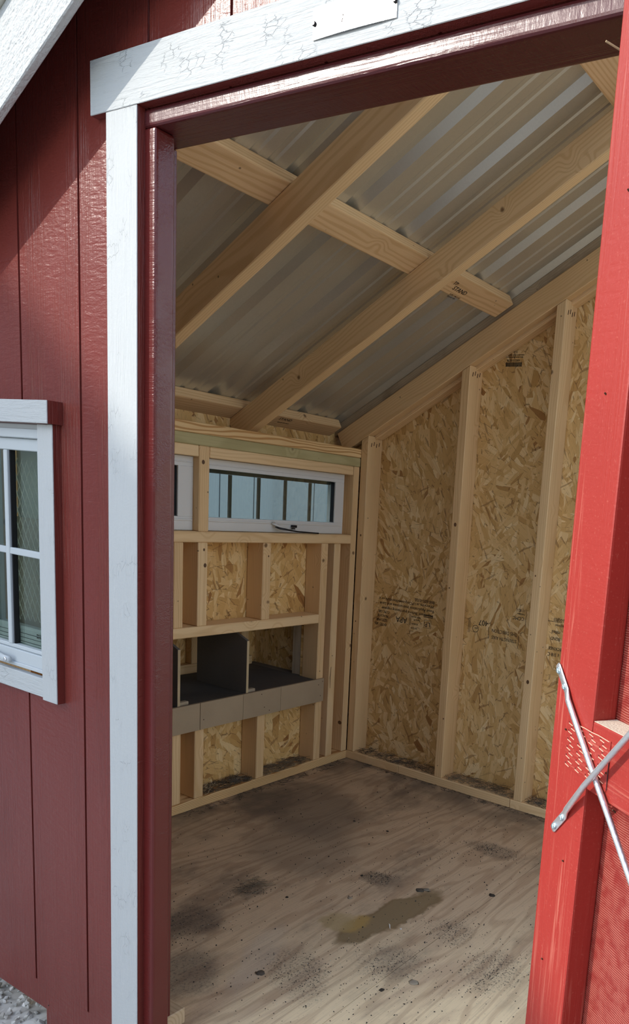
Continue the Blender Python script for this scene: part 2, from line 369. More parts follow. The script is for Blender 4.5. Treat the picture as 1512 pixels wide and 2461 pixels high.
def floor_mat():
    s = Mat('dirty_plywood'); v = s.n('TexCoord').outputs['Object']; t = s.xyz(v)
    w1 = s.noise(s.vmul(v, (5, 1.1, 1)), 1., 3., .5)
    g = s.math('SINE', s.math('ADD', s.math('MULTIPLY', t[0], 95.), s.math('MULTIPLY', w1, 60.)))
    ring = s.smooth(g, .1, .95)
    fib = s.noise(s.vmul(v, (240, 7, 1)), 1., 2.)
    near = s.math('MULTIPLY', s.smooth(s.math('ADD', s.math('MULTIPLY', t[1], 1.), s.math('MULTIPLY', t[0], -.9)), -.45, .60, 1, 0), s.smooth(s.noise(s.vmul(v, (5, 1.6, 1)), 1., 4., .6, .6), .36, .50))  # pale wood streaks, with light falling in at the door painted into them
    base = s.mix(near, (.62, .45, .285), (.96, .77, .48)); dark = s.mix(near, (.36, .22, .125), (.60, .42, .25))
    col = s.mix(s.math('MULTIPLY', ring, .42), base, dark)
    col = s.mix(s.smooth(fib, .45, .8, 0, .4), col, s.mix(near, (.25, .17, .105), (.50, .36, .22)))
    # general grime
    gr = s.noise(s.vmul(v, (3.2, 2.0, 1)), 1., 6., .65)
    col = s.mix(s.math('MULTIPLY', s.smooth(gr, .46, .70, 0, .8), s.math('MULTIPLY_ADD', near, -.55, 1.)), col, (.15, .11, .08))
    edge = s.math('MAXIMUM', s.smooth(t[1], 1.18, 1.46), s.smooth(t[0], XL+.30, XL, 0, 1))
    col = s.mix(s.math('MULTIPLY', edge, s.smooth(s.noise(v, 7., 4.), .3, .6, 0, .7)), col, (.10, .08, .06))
    warp = s.n('TexNoise', {'Vector': v, 'Scale': 7., 'Detail': 4., 'Roughness': .6}).outputs['Color']
    vw = s.vadd(v, s.vmul(s.vadd(warp, (-.5, -.5, -.5)), (.12, .12, 0)))
    speck = s.smooth(s.noise(v, 150., 3., .7), .52, .62)
    def stain(cx, cy, rx, ry, ang, c, amt, sp=0., e0=.55, e1=1.15):
        nonlocal col
        q = s.n('VectorRotate', {'Vector': s.vadd(vw, (-cx, -cy, 0)), 'Angle': ang}, rotation_type='Z_AXIS').outputs[0]
        q = s.vmul(q, (1/rx, 1/ry, 0)); L = s.n('VectorMath', {0: q}, operation='LENGTH').outputs['Value']
        m = s.math('MULTIPLY', s.smooth(L, e0, e1, 1, 0), amt)
        if sp: m = s.math('MULTIPLY', m, s.math('MULTIPLY_ADD', speck, sp, 1-sp))
        col = s.mix(m, col, c)
    stain(.170, .545, .070, .215, R(8), (.19, .125, .055), .85, e0=.80, e1=1.0)
    stain(.170, .545, .060, .190, R(8), (.27, .19, .10), .8, e0=.75, e1=.95)            # amber spill
    stain(.120, .46, .04, .05, 0, (.42, .27, .09), .9)
    stain(.075, .435, .055, .04, 0, (.40, .29, .13), .7)
    stain(.165, 1.10, .10, .06, R(-10), (.05, .042, .035), .85, .6)
    stain(-.005, .69, .06, .05, 0, (.04, .035, .03), .95, .5)
    stain(-.25, .42, .05, .06, 0, (.04, .035, .03), .95, .5)
    stain(-.24, .18, .08, .10, 0, (.06, .05, .045), .8, .4)
    stain(.36, .60, .08, .06, 0, (.07, .06, .05), .75, .8)
    stain(.56, .50, .08, .10, 0, (.07, .06, .05), .75, .8)
    stain(.16, .20, .14, .08, R(20), (.07, .06, .05), .7, .75)
    stain(.32, .37, .10, .08, 0, (.08, .07, .06), .6, .8)
    stain(-.55, .95, .30, .22, R(30), (.12, .095, .075), .6)
    stain(-.05, .02, .10, .12, 0, (.07, .06, .055), .8, .3)
    stain(-.35, .70, .25, .2, 0, (.14, .11, .085), .45)
    stain(.03, .19, .05, .16, R(-28), (.60, .52, .41), .3)                # pale scrape
    col = s.mix(s.smooth(s.noise(v, 210., 2., .7), .66, .74, 0, .75), col, (.05, .04, .03))
    h = s.math('ADD', s.math('MULTIPLY', fib, .5), s.noise(v, 120., 3.))
    return s.bsdf(col, .62, bump=h, bstr=.35, bdist=.0015, spec=.35)
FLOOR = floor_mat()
def ground_mat():
    s = Mat('gravel_bed'); v = s.n('TexCoord').outputs['Object']
    a = s.n('TexVoronoi', {'Vector': v, 'Scale': 45.}); c = s.xyz(a.outputs['Color'])[0]
    col = s.mix(c, (.55, .53, .47), (.75, .73, .66)); col = s.mix(s.smooth(a.outputs['Distance'], .45, .9, 0, .6), col, (.2, .19, .16))
    return s.bsdf(col, .9, bump=a.outputs['Distance'], bstr=-.8, bdist=.01)
GROUND = ground_mat()
def stone_mat():
    s = Mat('gravel_stone'); v = s.coord(); oi = s.n('ObjectInfo').outputs['Random']
    ge = s.n('NewGeometry').outputs['Random Per Island']
    r = s.math('FRACT', s.math('ADD', oi, ge))
    col = s.mix(r, (.62, .60, .53), (.86, .84, .78)); col = s.mix(s.smooth(s.noise(v, 60., 3.), .5, .7, 0, .6), col, (.48, .45, .38))
    return s.bsdf(col, .85, bump=s.noise(v, 150., 3.), bstr=.6, bdist=.002)
STONE = stone_mat()
def side_mat(name, base):
    s = Mat(name); v = s.n('TexCoord').outputs['Object']
    h = s.noise(s.vmul(v, (60, 60, 3)), 1., 3., .6, 1.)
    return s.bsdf(base, .45, bump=h, bstr=.6, bdist=.004)
NSIDE = side_mat('blue_grey_siding', (.29, .31, .32)); HOUSE = side_mat('house_siding', (.26, .27, .27)); SHINGLE = plain('shingles', (.10, .10, .10), .9, 0, 30, .5, .4)

# ================================================================== SETTING
# ---- ground
ground = empty('ground'); tag(ground, 'pale gravel ground under and around the red shed', 'ground', kind='structure')
box('gravel_bed', ground, GROUND, -14, 14, -14, 14, -.30, -.115)
stones = []
for i in range(10):
    bm = bmesh.new(); q = Euler((random.random()*6, random.random()*6, random.random()*6)).to_matrix()
    for k in range(13):
        p = q @ Vector((random.gauss(0, 1), random.gauss(0, 1), random.gauss(0, 1))).normalized()
        bm.verts.new(Vector((p.x, p.y*.8, p.z*.62))*(.85+.3*random.random()))
    r_ = bmesh.ops.convex_hull(bm, input=list(bm.verts))
    me = finish(bm, 'gravel_stone'); me.materials.append(STONE); stones.append(me)
for i in range(300):
    o = bpy.data.objects.new('gravel_stone', stones[i % 10]); C.objects.link(o); o.parent = ground
    x = random.uniform(-.66, -.20); y = random.uniform(-.33, -.06)
    sz = random.uniform(.006, .0125)
    o.location = (x, y, -.112+random.uniform(-.002, .005)); o.scale = (sz, sz, sz)
    o.rotation_euler = (random.random()*6, random.random()*6, random.random()*6)
bm = bmesh.new()
for i in range(5200):
    if i < 2600: x = random.uniform(-1.0, 0.1); y = random.uniform(-.75, .10)
    else: x = random.uniform(-2.2, 2.2); y = random.uniform(-1.7, -.05)
    if -.66 < x < -.20 and -.33 < y < -.06 and i > 1500: continue
    sz = random.uniform(.004, .011); me = stones[i % 10]
    q = Euler((random.random()*6, random.random()*6, random.random()*6)).to_matrix()*sz
    z = -.116+random.uniform(0, .003); vs = [bm.verts.new(q @ v.co + Vector((x, y, z))) for v in me.vertices]
    for p in me.polygons:
        try: bm.faces.new([vs[j] for j in p.vertices])
        except ValueError: pass
o = put('loose_gravel', finish(bm, 'loose_gravel'), ground, STONE); o['kind'] = 'stuff'
box('skid_board', ground, RED, -.255, 2.0, F+.008, F+.05, -.13, -.052, .002)

# ---- floor
floor = empty('floor'); tag(floor, 'worn dirty plywood floor of the shed with stains and scattered dirt', 'floor', kind='structure')
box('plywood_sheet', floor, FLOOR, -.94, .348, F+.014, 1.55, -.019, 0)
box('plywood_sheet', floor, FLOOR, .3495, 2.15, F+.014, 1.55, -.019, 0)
for x in (-.95, -.4, .2, .8, 1.4, 2.1): lumber('floor_joist', floor, PINE, x, x+.038, F+.06, 1.54, -.11, -.0195)

# ---- front wall: grooved siding, split into its 8 inch boards
wf = empty('wall_front'); tag(wf, 'glossy barn red grooved siding of the shed front, left of and above the doorway', 'wall', kind='structure')
holes = [(.118, 1.03, -.2, 1.806), (-.495, -.185, .738, 1.285)]
def topz(x): return roof(x) - .012
def pieces(x0, x1, z0):
    xs = {x0, x1}
    for h in holes:
        for e in (h[0], h[1]):
            if x0 < e < x1: xs.add(e)
    if x0 < RX < x1: xs.add(RX)
    xs = sorted(xs); out = []
    for a, b in zip(xs, xs[1:]):
        if b-a < .002: continue
        m = (a+b)/2; segs = [[z0, None]]
        for h in holes:
            if h[0] <= m <= h[1]:
                new = []
                for lo, hi in segs:
                    if h[2] > lo: new.append([lo, h[2]])
                    new.append([h[3], hi])
                segs = [sg for sg in new if sg[1] is None or sg[1] > sg[0]]
        for lo, hi in segs:
            if hi is None: out.append([(a, lo), (b, lo), (b, topz(b)), (a, topz(a))])
            else: out.append([(a, lo), (b, lo), (b, hi), (a, hi)])
    return out
g = [-.277+.2033*n for n in range(-3, 13)]
edges = [-.975] + [x for x in g if -.96 < x < 1.4] + [1.36]
for a, b in zip(edges, edges[1:]):
    prism('siding_board', wf, RED, pieces(a+.0032, b-.0032, .016), F, F+.0085)
prism('siding_foot', wf, RED, [(-.975, -.046), (.118, -.046), (.118, .0158), (-.975, .0158)], F, F+.0085)
prism('siding_foot', wf, RED, [(1.03, -.046), (1.36, -.046), (1.36, .0158), (1.03, .0158)], F, F+.0085)
prism('siding_backing', wf, REDJ, pieces(-.975, 1.36, -.02), F+.0045, F+.0115)
# interior framing of the front wall
for a, b in ((XO, .103), (1.06, 1.36)):
    lumber('bottom_plate', wf, BLOCKW if a < 0 else PINE, a, b, -.163, -.074, 0.0005, .038, .002)
for x in (XL+.02, -.52, -.18, 1.06, 1.32):
    lumber('stud', wf, PINE, x, x+.038, -.163, -.074, .038, 1.478+K*(min(x, 2*RX-x)+.771)-.02, .002)

# ---- door frame
tr = empty('door_frame', (0, 0, 0)); tag(tr, 'red painted timber frame lining the doorway', 'door frame')
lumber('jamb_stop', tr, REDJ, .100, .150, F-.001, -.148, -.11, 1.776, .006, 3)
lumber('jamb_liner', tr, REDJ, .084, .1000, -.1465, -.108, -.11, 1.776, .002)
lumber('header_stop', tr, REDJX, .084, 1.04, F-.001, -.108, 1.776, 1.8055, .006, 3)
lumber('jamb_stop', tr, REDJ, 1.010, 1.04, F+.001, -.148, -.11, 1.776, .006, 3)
bm = bmesh.new()
tube(bm, [(1.01, -.165, 1.742), (.99, -.19, 1.748)], .0012, 6)
put('nail_tip', finish(bm, 'nail_tip'), tr, EDGEP)
t1 = tag(lumber('trim_1', None, WHITEH, -.008, 1.22, F-.016, F-.0002, 1.8065, 1.894, .0015), 'white board trim across the top of the doorway', 'trim', kind='structure')
t1.data.materials.clear(); 
def trimbox(name, label, mat, *b, thick=.016):
    o = box(name, None, mat, *b, .0016); tag(o, label, 'trim', kind='structure'); return o
bpy.data.objects.remove(t1)
def casing(name, label, mat, x0, x1, z0, z1, th, whole=None):
    o = box(name, None, RED, x0, x1, F-th+.002, F-.0003, z0, z1); tag(o, label, 'trim', kind='structure')
    box('white_face', o, mat, x0, x1, F-th, F-th+.002, z0, z1, .0008); return o
casing('trim_1', 'white board trim across the top of the doorway', WHITEH, -.008, 1.25, 1.8065, 1.894, .016)
casing('trim_2', 'tall white board trim left of the doorway', WHITE, .036, .122, -.046, 1.806, .0155)
# red painted underlay behind the white casing edge
box('casing_backer', tr, REDJ, .1182, .1218, F-.013, F+.001, -.046, 1.805)

# ---- window 1 (front)
w1 = empty('window_1'); tag(w1, 'white framed front window with wire mesh behind its glass, left of the doorway', 'window', kind='structure')
def part(name, mat, *b, bev=.0014, par=w1): return box(name, par, mat, *b, bev)
def wcase(name, m, x0, x1, y0, z0, z1):
    o = part(name, RED, x0, x1, y0+.0025, F-.0003, z0, z1, bev=0); box('white_face', o, m, x0, x1, y0, y0+.0025, z0, z1, .0008)
wcase('head_casing', WHITEH, -.549, -.135, F-.030, 1.2765, 1.3205)
wcase('side_casing', WHITE, -.195, -.143, F-.0165, .709, 1.276)
wcase('side_casing', WHITE, -.541, -.489, F-.0165, .709, 1.276)
part('bottom_casing', WHITEH, -.489, -.1955, F-.0145, F-.0003, .713, .754)
for a, b in (((-.4885, -.195)),):
    part('frame_head', VINYL, a, b, F-.004, F+.05, 1.247, 1.2765)
    part('frame_ledge', VINYL, a, b, F-.009, F-.0035, 1.2475, 1.2665)
    part('frame_sill', VINYL, a, b, F-.006, F+.05, .762, .797)
    part('sill_lip', VINYL, a, b, F-.010, F-.0055, .7615, .770)
    part('frame_side', VINYL, -.2205, b, F-.004, F+.05, .797, 1.247)
    part('frame_side', VINYL, a, -.4635, F-.004, F+.05, .797, 1.247)
part('sash_rail', VINYL, -.4635, -.2205, F-.001, F+.03, 1.222, 1.2465)
part('sash_rail', VINYL, -.4635, -.2205, F-.001, F+.03, .7975, .806)
part('muntin', VINYL, -.350, -.336, F-.003, F+.008, .806, 1.2215)
part('muntin', VINYL, -.3355, -.2205, F-.002, F+.008, 1.003, 1.017)
part('muntin', VINYL, -.4635, -.3505, F-.002, F+.008, 1.003, 1.017)
part('muntin_spacer', BLACK, -.3355, -.332, F+.002, F+.012, .806, 1.2215, bev=0)
part('glass_pane', GLASS2, -.4635, -.2205, F+.010, F+.012, .806, 1.222, bev=0)
part('inner_sill', VINYL, -.4635, -.2205, F+.013, F+.05, .807, .838)
part('sill_track', VINYL, -.4635, -.2205, F+.0125, F+.0165, .838, .846)
for k in range(3): part('track_groove', BLACK, -.4635, -.2205, F+.0118, F+.013, .812+.009*k, .8128+.009*k, bev=0)
bm = bmesh.new()
tube(bm, [(-.315, F-.018, .7755), (-.335, F-.020, .776), (-.365, F-.016, .779), (-.40, F-.014, .782)], [(.0075, .004), (.008, .0045), (.0055, .0045), (.005, .0045)], 10)
cr = put('crank_handle', finish(bm, 'crank', smooth=True), w1, VINYL)
bm = bmesh.new(); disc(bm, (-.325, F-.023, .7755), .005, .002); put('crank_screw', finish(bm, 'screw'), cr, ZINC)
# hardware mesh: diamond lattice of thin wires
bm = bmesh.new(); st = .021
def wire(p0, p1, r=.0006):
    tube(bm, [p0, p1], r, 4)
x0, x1, z0, z1, yw = -.46, -.222, .84, 1.22, F+.06
sl_ = 1.75
n0 = int((z1-z0 + sl_*(x1-x0))/ (st*1.7))+2
for i in range(n0):
    c = z0 - sl_*(x1-x0) + i*st*1.7
    for sg in (1, -1):
        pts = []
        xa, xb = x0, x1
        f = (lambda x: c + sl_*(x-x0)) if sg > 0 else (lambda x: c + sl_*(x1-x))
        k = 12; run = []
        for j in range(k+1):
            x = xa+(xb-xa)*j/k; z = f(x)
            if z0 <= z <= z1: run.append((x, yw+.001*sg, z))
        if len(run) > 1: tube(bm, [run[0], run[-1]], .0009, 4)
box('mesh_backing', w1, plain('mesh_backing', (.40, .35, .27), .8, 0, 40, .2, .25), -.47, -.214, F+.075, F+.08, .80, 1.075)
box('mesh_backing', w1, plain('reflection_grey', (.42, .44, .39), .8, 0, 40, .2, .15), -.47, -.214, F+.085, F+.09, 1.05, 1.24)  # upper backing: grey-green glass reflection painted as a board colour
o = put('wire_mesh', finish(bm, 'wire_mesh'), w1, plain('galv_wire', (.62, .62, .55), .6, .2)); o['kind'] = 'stuff'
for k in range(2): text('printed_text', ('IMPACT GLAZING', 'SAFETY GLASS')[k], w1, INK, (-.262, F+.0096, .834-.006*k), (R(90), 0, 0), .0048, sx=.8)

# ---- left wall
wl = empty('wall_left'); tag(wl, 'open stud wall on the left with high windows and the nest box opening', 'wall', kind='structure')
S = .0003
def L(name, mat, y0, y1, z0, z1, x1=XL, x0=XO+.001, **k): return lumber(name, wl, mat, x0, x1, y0, y1, z0, z1, **k)
L('bottom_plate', FIR, -.07, D, 0.0005, .038, x1=XL+.0015)
L('top_plate', FIR, -.07, 1.468, 1.3475, 1.385, x1=XL+.002)
L('top_plate', TREAT, -.07, 1.466, 1.3095, 1.347, x1=XL+.001)
L('window_header', PINE2, .7185, 1.427, 1.2715, 1.309)
L('window_header', PINE2, .20, .6755, 1.2715, 1.309)
L('stud', PINE, .677, .7175, 1.0185, 1.3092)
L('window_sill_board', PINE2, .20, 1.4295, .9805, 1.018, x1=XL+.001)
L('stud', PINE, 1.4305, 1.4635, .0385, 1.309)
L('cripple_stud', PINE2, 1.334, 1.371, .0385, .980)
L('cripple_stud', PINE, 1.261, 1.2985, .0385, .980)
L('cripple_stud', PINE, .959, .998, .6835, .980); L('cripple_stud', PINE2, .677, .7155, .6835, .980); L('cripple_stud', PINE, .584, .620, .6835, .980)
L('cripple_stud', PINE, .953, .991, .0385, .362); L('cripple_stud', PINE, .674, .7115, .0385, .362); L('cripple_stud', PINE, .582, .6175, .0385, .362)
L('cripple_stud', PINE, .30, .338, .0385, .362); L('cripple_stud', PINE, .30, .338, .6835, .98)
L('nest_header', PINE2, .20, 1.2605, .6455, .683)
L('stud', PINE, .16, .1985, .0385, 1.309)
L('stud', PINE, -.07, -.032, .0385, 1.309)
def osb(y0, y1, z0, z1, x0=XO-.011, x1=XO): return box('osb_sheathing', wl, OSB_L, x0, x1, y0, y1, z0, z1)
osb(F+.02, D+.09, .0, .362); osb(F+.02, .2, .363, 1.372); osb(.2, D+.09, .646, 1.018); osb(1.262, D+.09, .363, .645); osb(1.407, D+.09, 1.019, 1.372); osb(.2, 1.407, 1.272, 1.372)
box('osb_frieze', wl, OSB_L, -1.045, -1.034, F+.02, D+.09, 1.30, 1.46)
box('outer_siding', wl, RED, -1.033, -.969, F+.02, D+.09, 1.30, 1.345)
# ---- clerestory windows
def clerestory(name, y0, y1, gy0, gy1, label):
    w = empty(name); tag(w, label, 'window', kind='structure')
    xa, xb = -.945, -.899
    q = lambda n, m, *b, bev=.001: box(n, w, m, *b, bev)
    q('frame_head', VINYL_IN, xa, xb, y0, y1, 1.236, 1.2705); q('frame_sill', VINYL_IN, xa, xb, y0, y1, 1.0195, 1.066)
    q('frame_side', VINYL_IN, xa, xb, gy1, y1, 1.066, 1.236); q('frame_side', VINYL_IN, xa, xb, y0, gy0, 1.066, 1.236)
    q('sash_lip', VINYL_IN, xb, xb+.004, y0+.004, y1-.004, 1.052, 1.058); q('sash_lip', VINYL_IN, xb, xb+.003, y0+.004, y1-.004, 1.249, 1.253)
    q('glass_pane', GLASS, -.926, -.924, gy0, gy1, 1.066, 1.236, bev=0)
    q('gasket', BLACK, -.922, -.905, gy1-.004, gy1-.0005, 1.068, 1.234, bev=0)
    q('muntin', MUNTIN, -.936, -.928, gy0, gy1, 1.222, 1.2355)
    n = 5
    for k in range(1, 12):
        yy = .852-.130*4 + .1305*(k-1)
        if gy0+.01 < yy < gy1-.01: q('muntin', MUNTIN, -.936, -.928, yy-.0055, yy+.0055, 1.0665, 1.2215, bev=0)
    return w
w2 = clerestory('window_2', .7185, 1.407, .741, 1.357, 'high horizontal window with brown bars in the left wall, black crank below')
w3 = clerestory('window_3', .21, .6765, .25, .619, 'second high window just visible beside the red door jamb')
box('sticker', w2, plain('sticker', (.42, .38, .28), .7), -.9225, -.922, .7415, .757, 1.185, 1.228)
box('latch_box', w2, BLACK, -.898, -.884, 1.118, 1.138, 1.040, 1.050, .001)
box('latch_tab', w2, BLACK, -.89, -.880, 1.112, 1.126, 1.034, 1.039, .001)
bm = bmesh.new()
tube(bm, [(-.895, 1.022, 1.056), (-.885, 1.030, 1.050), (-.878, 1.045, 1.043), (-.872, 1.075, 1.038)], [(.004, .009), (.004, .008), (.0035, .005), (.003, .003)], 8)
put('crank_bracket', finish(bm, 'bracket', smooth=True), w2, VINYL_IN)
bm = bmesh.new()
tube(bm, [(-.88, 1.025, 1.042), (-.866, 1.035, 1.037), (-.861, 1.12, 1.027), (-.858, 1.222, 1.0225), (-.858, 1.228, 1.0225)], [(.003, .005), (.003, .005), .003, .003, .0035], 8)
ck = put('crank_lever', finish(bm, 'lever', smooth=True), w2, BLACK)
bm = bmesh.new(); disc(bm, (-.884, 1.020, 1.058), .004, .002, (1, 0, 0)); disc(bm, (-.884, 1.032, 1.056), .004, .002, (1, 0, 0))
put('bracket_screws', finish(bm, 'screws'), w2, ZINC)

# ---- nest box reached through the left wall
nb = empty('nest_box', (-1.1, .8, .39)); tag(nb, 'dark nest box with grey dividers built through the left wall', 'nest box')
def NB(o): o.location = Vector(o.location) - Vector((-1.1, .8, .39)); return o
NB(box('floor_panel', nb, plain('nest_floor', (.10, .085, .07), .8, 0, 60, .3, .4), -1.30, XL-.001, .205, 1.2595, .3875, .400))
NB(lumber('floor_joist', nb, PINE, -1.29, XO-.012, .7, .738, .349, .387)); 
NB(box('back_panel', nb, OSB_L, -1.31, -1.30, .16, 1.34, .35, .72))
NB(box('floor_panel', nb, NESTP, -1.30, -.969, 1.2602, 1.3025, .3875, .400))
NB(box('end_panel', nb, OSB_B, -1.30, -.969, 1.303, 1.327, .35, .80)); NB(box('end_panel', nb, OSB_B, -1.30, -.969, .16, .172, .35, .80))
for y in (.34, .95, 1.20): NB(lumber('back_stud', nb, PINE, -1.2995, -1.262, y, y+.038, .440, .66))
NB(lumber('back_rail', nb, PINE, -1.2995, -1.262, .20, 1.26, .4005, .4395)); NB(lumber('back_rail', nb, PINE, -1.2995, -1.262, .20, 1.26, .661, .699))
NB(lumber('end_post', nb, GREYW, -1.02, -.972, 1.264, 1.302, .4005, .70))
bm = bmesh.new(); addbox(bm, -1.36, -.97, .13, 1.36, 0, .012)
for v in bm.verts: v.co.z += .70 + (v.co.x+1.36)*.25
NB(put('lid_panel', finish(bm, 'lid'), nb, NESTP))
def divider(y, xb=-1.155):
    t = .0105
    poly = [(XL-.001, .4005), (XL-.001, .608), (-.955, .6405), (-1.02, .6405), (xb, .600), (xb, .4005)]
    o = NB(prism('divider', nb, NESTP, poly, y, y+t)); 
    e = box('divider_edge', o, EDGEP, XL-.001, XL-.0002, y+.0003, y+t-.0003, .4005, .6075); return o
divider(.895); divider(.602); divider(.31)
NB(lumber('divider_cleat', nb, GREYW, -.895, -.874, .907, .945, .4005, .414)); NB(lumber('divider_cleat', nb, GREYW, -.895, -.874, .614, .652, .4005, .414))
fb = empty('nest_front_board', (XL, 1.0, .304)); tag(fb, 'grey painted board across the front of the nest box opening', 'board')
for a, b in ((.20, .6843), (.6862, .8725), (.8735, 1.0565), (1.0575, 1.293)):
    o = box('board_section', fb, NESTB, XL+.0012, XL+.0122, a, b, .304, .404, .0006); o.location = -Vector((XL, 1.0, .304))
for (y, z) in ((1.262, .38), (1.275, .33), (.975, .335), (.70, .34), (1.285, .392), (.96, .39), (1.0, .318)): 
    bm = bmesh.new(); disc(bm, (XL+.0122, y, z), .0022, .0006, (1, 0, 0), 8)
    o = put('nail_head', finish(bm, 'nails'), fb, RUST); o.location = -Vector((XL, 1.0, .304))

# ---- back wall
wb = empty('wall_back'); tag(wb, 'open stud wall at the back sheathed in printed strand board', 'wall', kind='structure')
def zr(x): return 1.478 + K*(min(x, 2*RX-x)+.771)                   # underside of the rafters
for a, b in ((XO, -.565), (-.5635, .0125), (.014, 1.3), (1.302, 2.165)): lumber('bottom_plate', wb, PINE2, a, b, D, D+.089, .0005, .038)
for i, x in enumerate((-.866, -.369, .0285, .425, .82, 1.22, 1.62, 2.02)):
    mid = x+.0195; z1 = zr(mid)-.0015
    lumber('stud', wb, (PINE, PINE, PINE2, PINE)[i % 4], x, x+.039, D, D+.0885, .0385, z1, slope_top=(K if mid < RX else -K))
poly = [(XO-.01, 0), (2*RX-XO+.01, 0), (2*RX-XO+.01, zr(XO)+.1), (RX, zr(RX)+.12), (XO-.01, zr(XO)+.1)]
for x0, x1 in ((-1.046, -.35), (-.349, .872)):
    pts = [(x0, 0), (x1, 0), (x1, zr(x1)+.1)]
    if x0 < RX < x1: pts.append((RX, zr(RX)+.1))
    pts.append((x0, zr(x0)+.1))
    if x0 == -.349: continue
    prism('osb_sheathing', wb, OSB_B, pts, D+.089, D+.10)
pts = [(-.349, 0), (.872, 0), (.872, zr(.872)+.1), (RX, zr(RX)+.1), (-.349, zr(-.349)+.1)]
prism('osb_sheathing', wb, OSB_B, pts, D+.0892, D+.10)

for xs, zz in ((-.866, 1.41), (-.369, 1.70), (.0285, 1.915)):
    for k in range(4):
        bm = bmesh.new(); tube(bm, [(xs+.0392, D+.018+.016*k, zz-.012+.006*(k % 2)), (xs+.0393, D+.021+.016*k, zz+.004+.006*(k % 2))], .0017, 5)
        put('nail_dent', finish(bm, 'dent'), wb, RUST)
KNOT = plain('dark_knot', (.16, .075, .03), .6, 0, 200, .4, .4)
def knot(par, c, r, nrm, k=1.3):
    bm = bmesh.new(); disc(bm, (0, 0, 0), r, .0003, nrm, 10); o = put('knot', finish(bm, 'knot'), par, KNOT, c); o.scale = (1, 1, k)
for c, r in (((-.350, D, 1.11), .0065), ((-.357, D, .852), .003), ((.048, D, .533), .0065), ((-.845, D, 1.02), .004), ((-.85, D, .64), .003), ((-.34, D, .30), .003), ((.04, D, .95), .003)): knot(wb, c, r, (0, -1, 0))
for c, r in (((XL, .692, 1.255), .006), ((XL, .70, .955), .004), ((XL, .705, .90), .006), ((XL, .985, .93), .003), ((XL, 1.15, .998), .006), ((XL, 1.20, .999), .005)): knot(wl, c, r, (1, 0, 0))
knot(wl, (-.884, 1.4305, .172), .011, (0, -1, 0), .8)
bm = bmesh.new(); tube(bm, [(XL, 1.345, .445), (XL+.0003, 1.340, .40), (XL, 1.343, .35)], [.001, .0018, .0008], 5); put('bark_streak', finish(bm, 'streak'), wl, RUST)
# ---- right wall
wr = empty('wall_right'); tag(wr, 'stud frame of the right side, left open to admit daylight, hidden behind the open door', 'wall', kind='structure')  # sheathing and right roof sheet left off so daylight reaches the interior
XRO = 2*RX-XO
lumber('bottom_plate', wr, FIR, XR, XRO, -.07, D, .0005, .038); lumber('top_plate', wr, FIR, XR, XRO, -.07, D, 1.309, 1.385)
for y in (-.07, .35, .75, 1.1, 1.425): lumber('stud', wr, PINE, XR, XRO, y, y+.038, .0385, 1.309)

# ---- roof
ce = empty('ceiling'); tag(ce, 'ribbed grey metal roof seen from inside on pine rafters', 'ceiling', kind='structure')
ang = math.atan(K); ux = Vector((math.cos(ang), 0, math.sin(ang))); nz = Vector((-math.sin(ang), 0, math.cos(ang)))
def slope_pt(x, off):                                              # point on the left slope plane, off metres above the rafter underside
    return Vector((x, 0, 1.478+K*(x+.771))) + nz*off
def rafter(y0, y1, x0, x1, mat=ROOFW, side=1):
    a = slope_pt(x0, .0445); b = slope_pt(x1, .0445); c = (a+b)/2; Lr = (b-a).length
    if side > 0: X, c2 = ux, c
    else: X, c2 = Vector((-ux.x, 0, ux.z)), Vector((2*RX-c.x, 0, c.z))
    c2.y = (y0+y1)/2
    return beam('rafter', ce, mat, c2, X, Vector((0, 1, 0)), Lr, y1-y0, .089)
for (a, b) in ((.376, .414), (.930, .968)):
    rafter(a, b, -1.0, RX-.02); rafter(a, b, -1.0, RX-.02, side=-1)
rafter(D+.0005, D+.0375, -.965, RX-.02, PINE); rafter(D+.0005, D+.0375, -.965, RX-.02, PINE, -1)
rafter(-.172, -.134, -1.0, RX-.02); rafter(-.172, -.134, -1.0, RX-.02, side=-1)
# plate under and fly board above the gable rafter
def rail(name, off, wy, hz, yc, x0, x1, mat):
    a = slope_pt(x0, off); b = slope_pt(x1, off); c = (a+b)/2; c.y = yc
    return beam(name, ce, mat, c, ux, Vector((0, 1, 0)), (b-a).length, wy, hz)
rail('gable_plate', .017, .048, .060, D+.064, -.83, RX-.05, PINE2)
rail('fly_board', .1085, .060, .038, D+.042, -1.02, RX-.02, GREYW)
def purlin(xc, mat, side=1, yb=1.448):
    c = slope_pt(xc, .089+.0195)
    c.y = (yb-.165)/2; X = Vector((0, 1, 0)); Y = ux
    if side < 0: c.x = 2*RX-c.x; Y = Vector((-ux.x, 0, ux.z))
    return beam('purlin', ce, mat, c, X, Y, yb+.165, .089, .038, .004, 2)
STN = lumber_mat('pine_purlin', (.78, .54, .30), (.60, .36, .165), ringw=.009, ramt=.65)
for xc in (-.166, -.987, .503):
    purlin(xc+.0185*0+ (.026 if xc > -.9 else .026), STN); purlin(xc+.026, STN, -1)
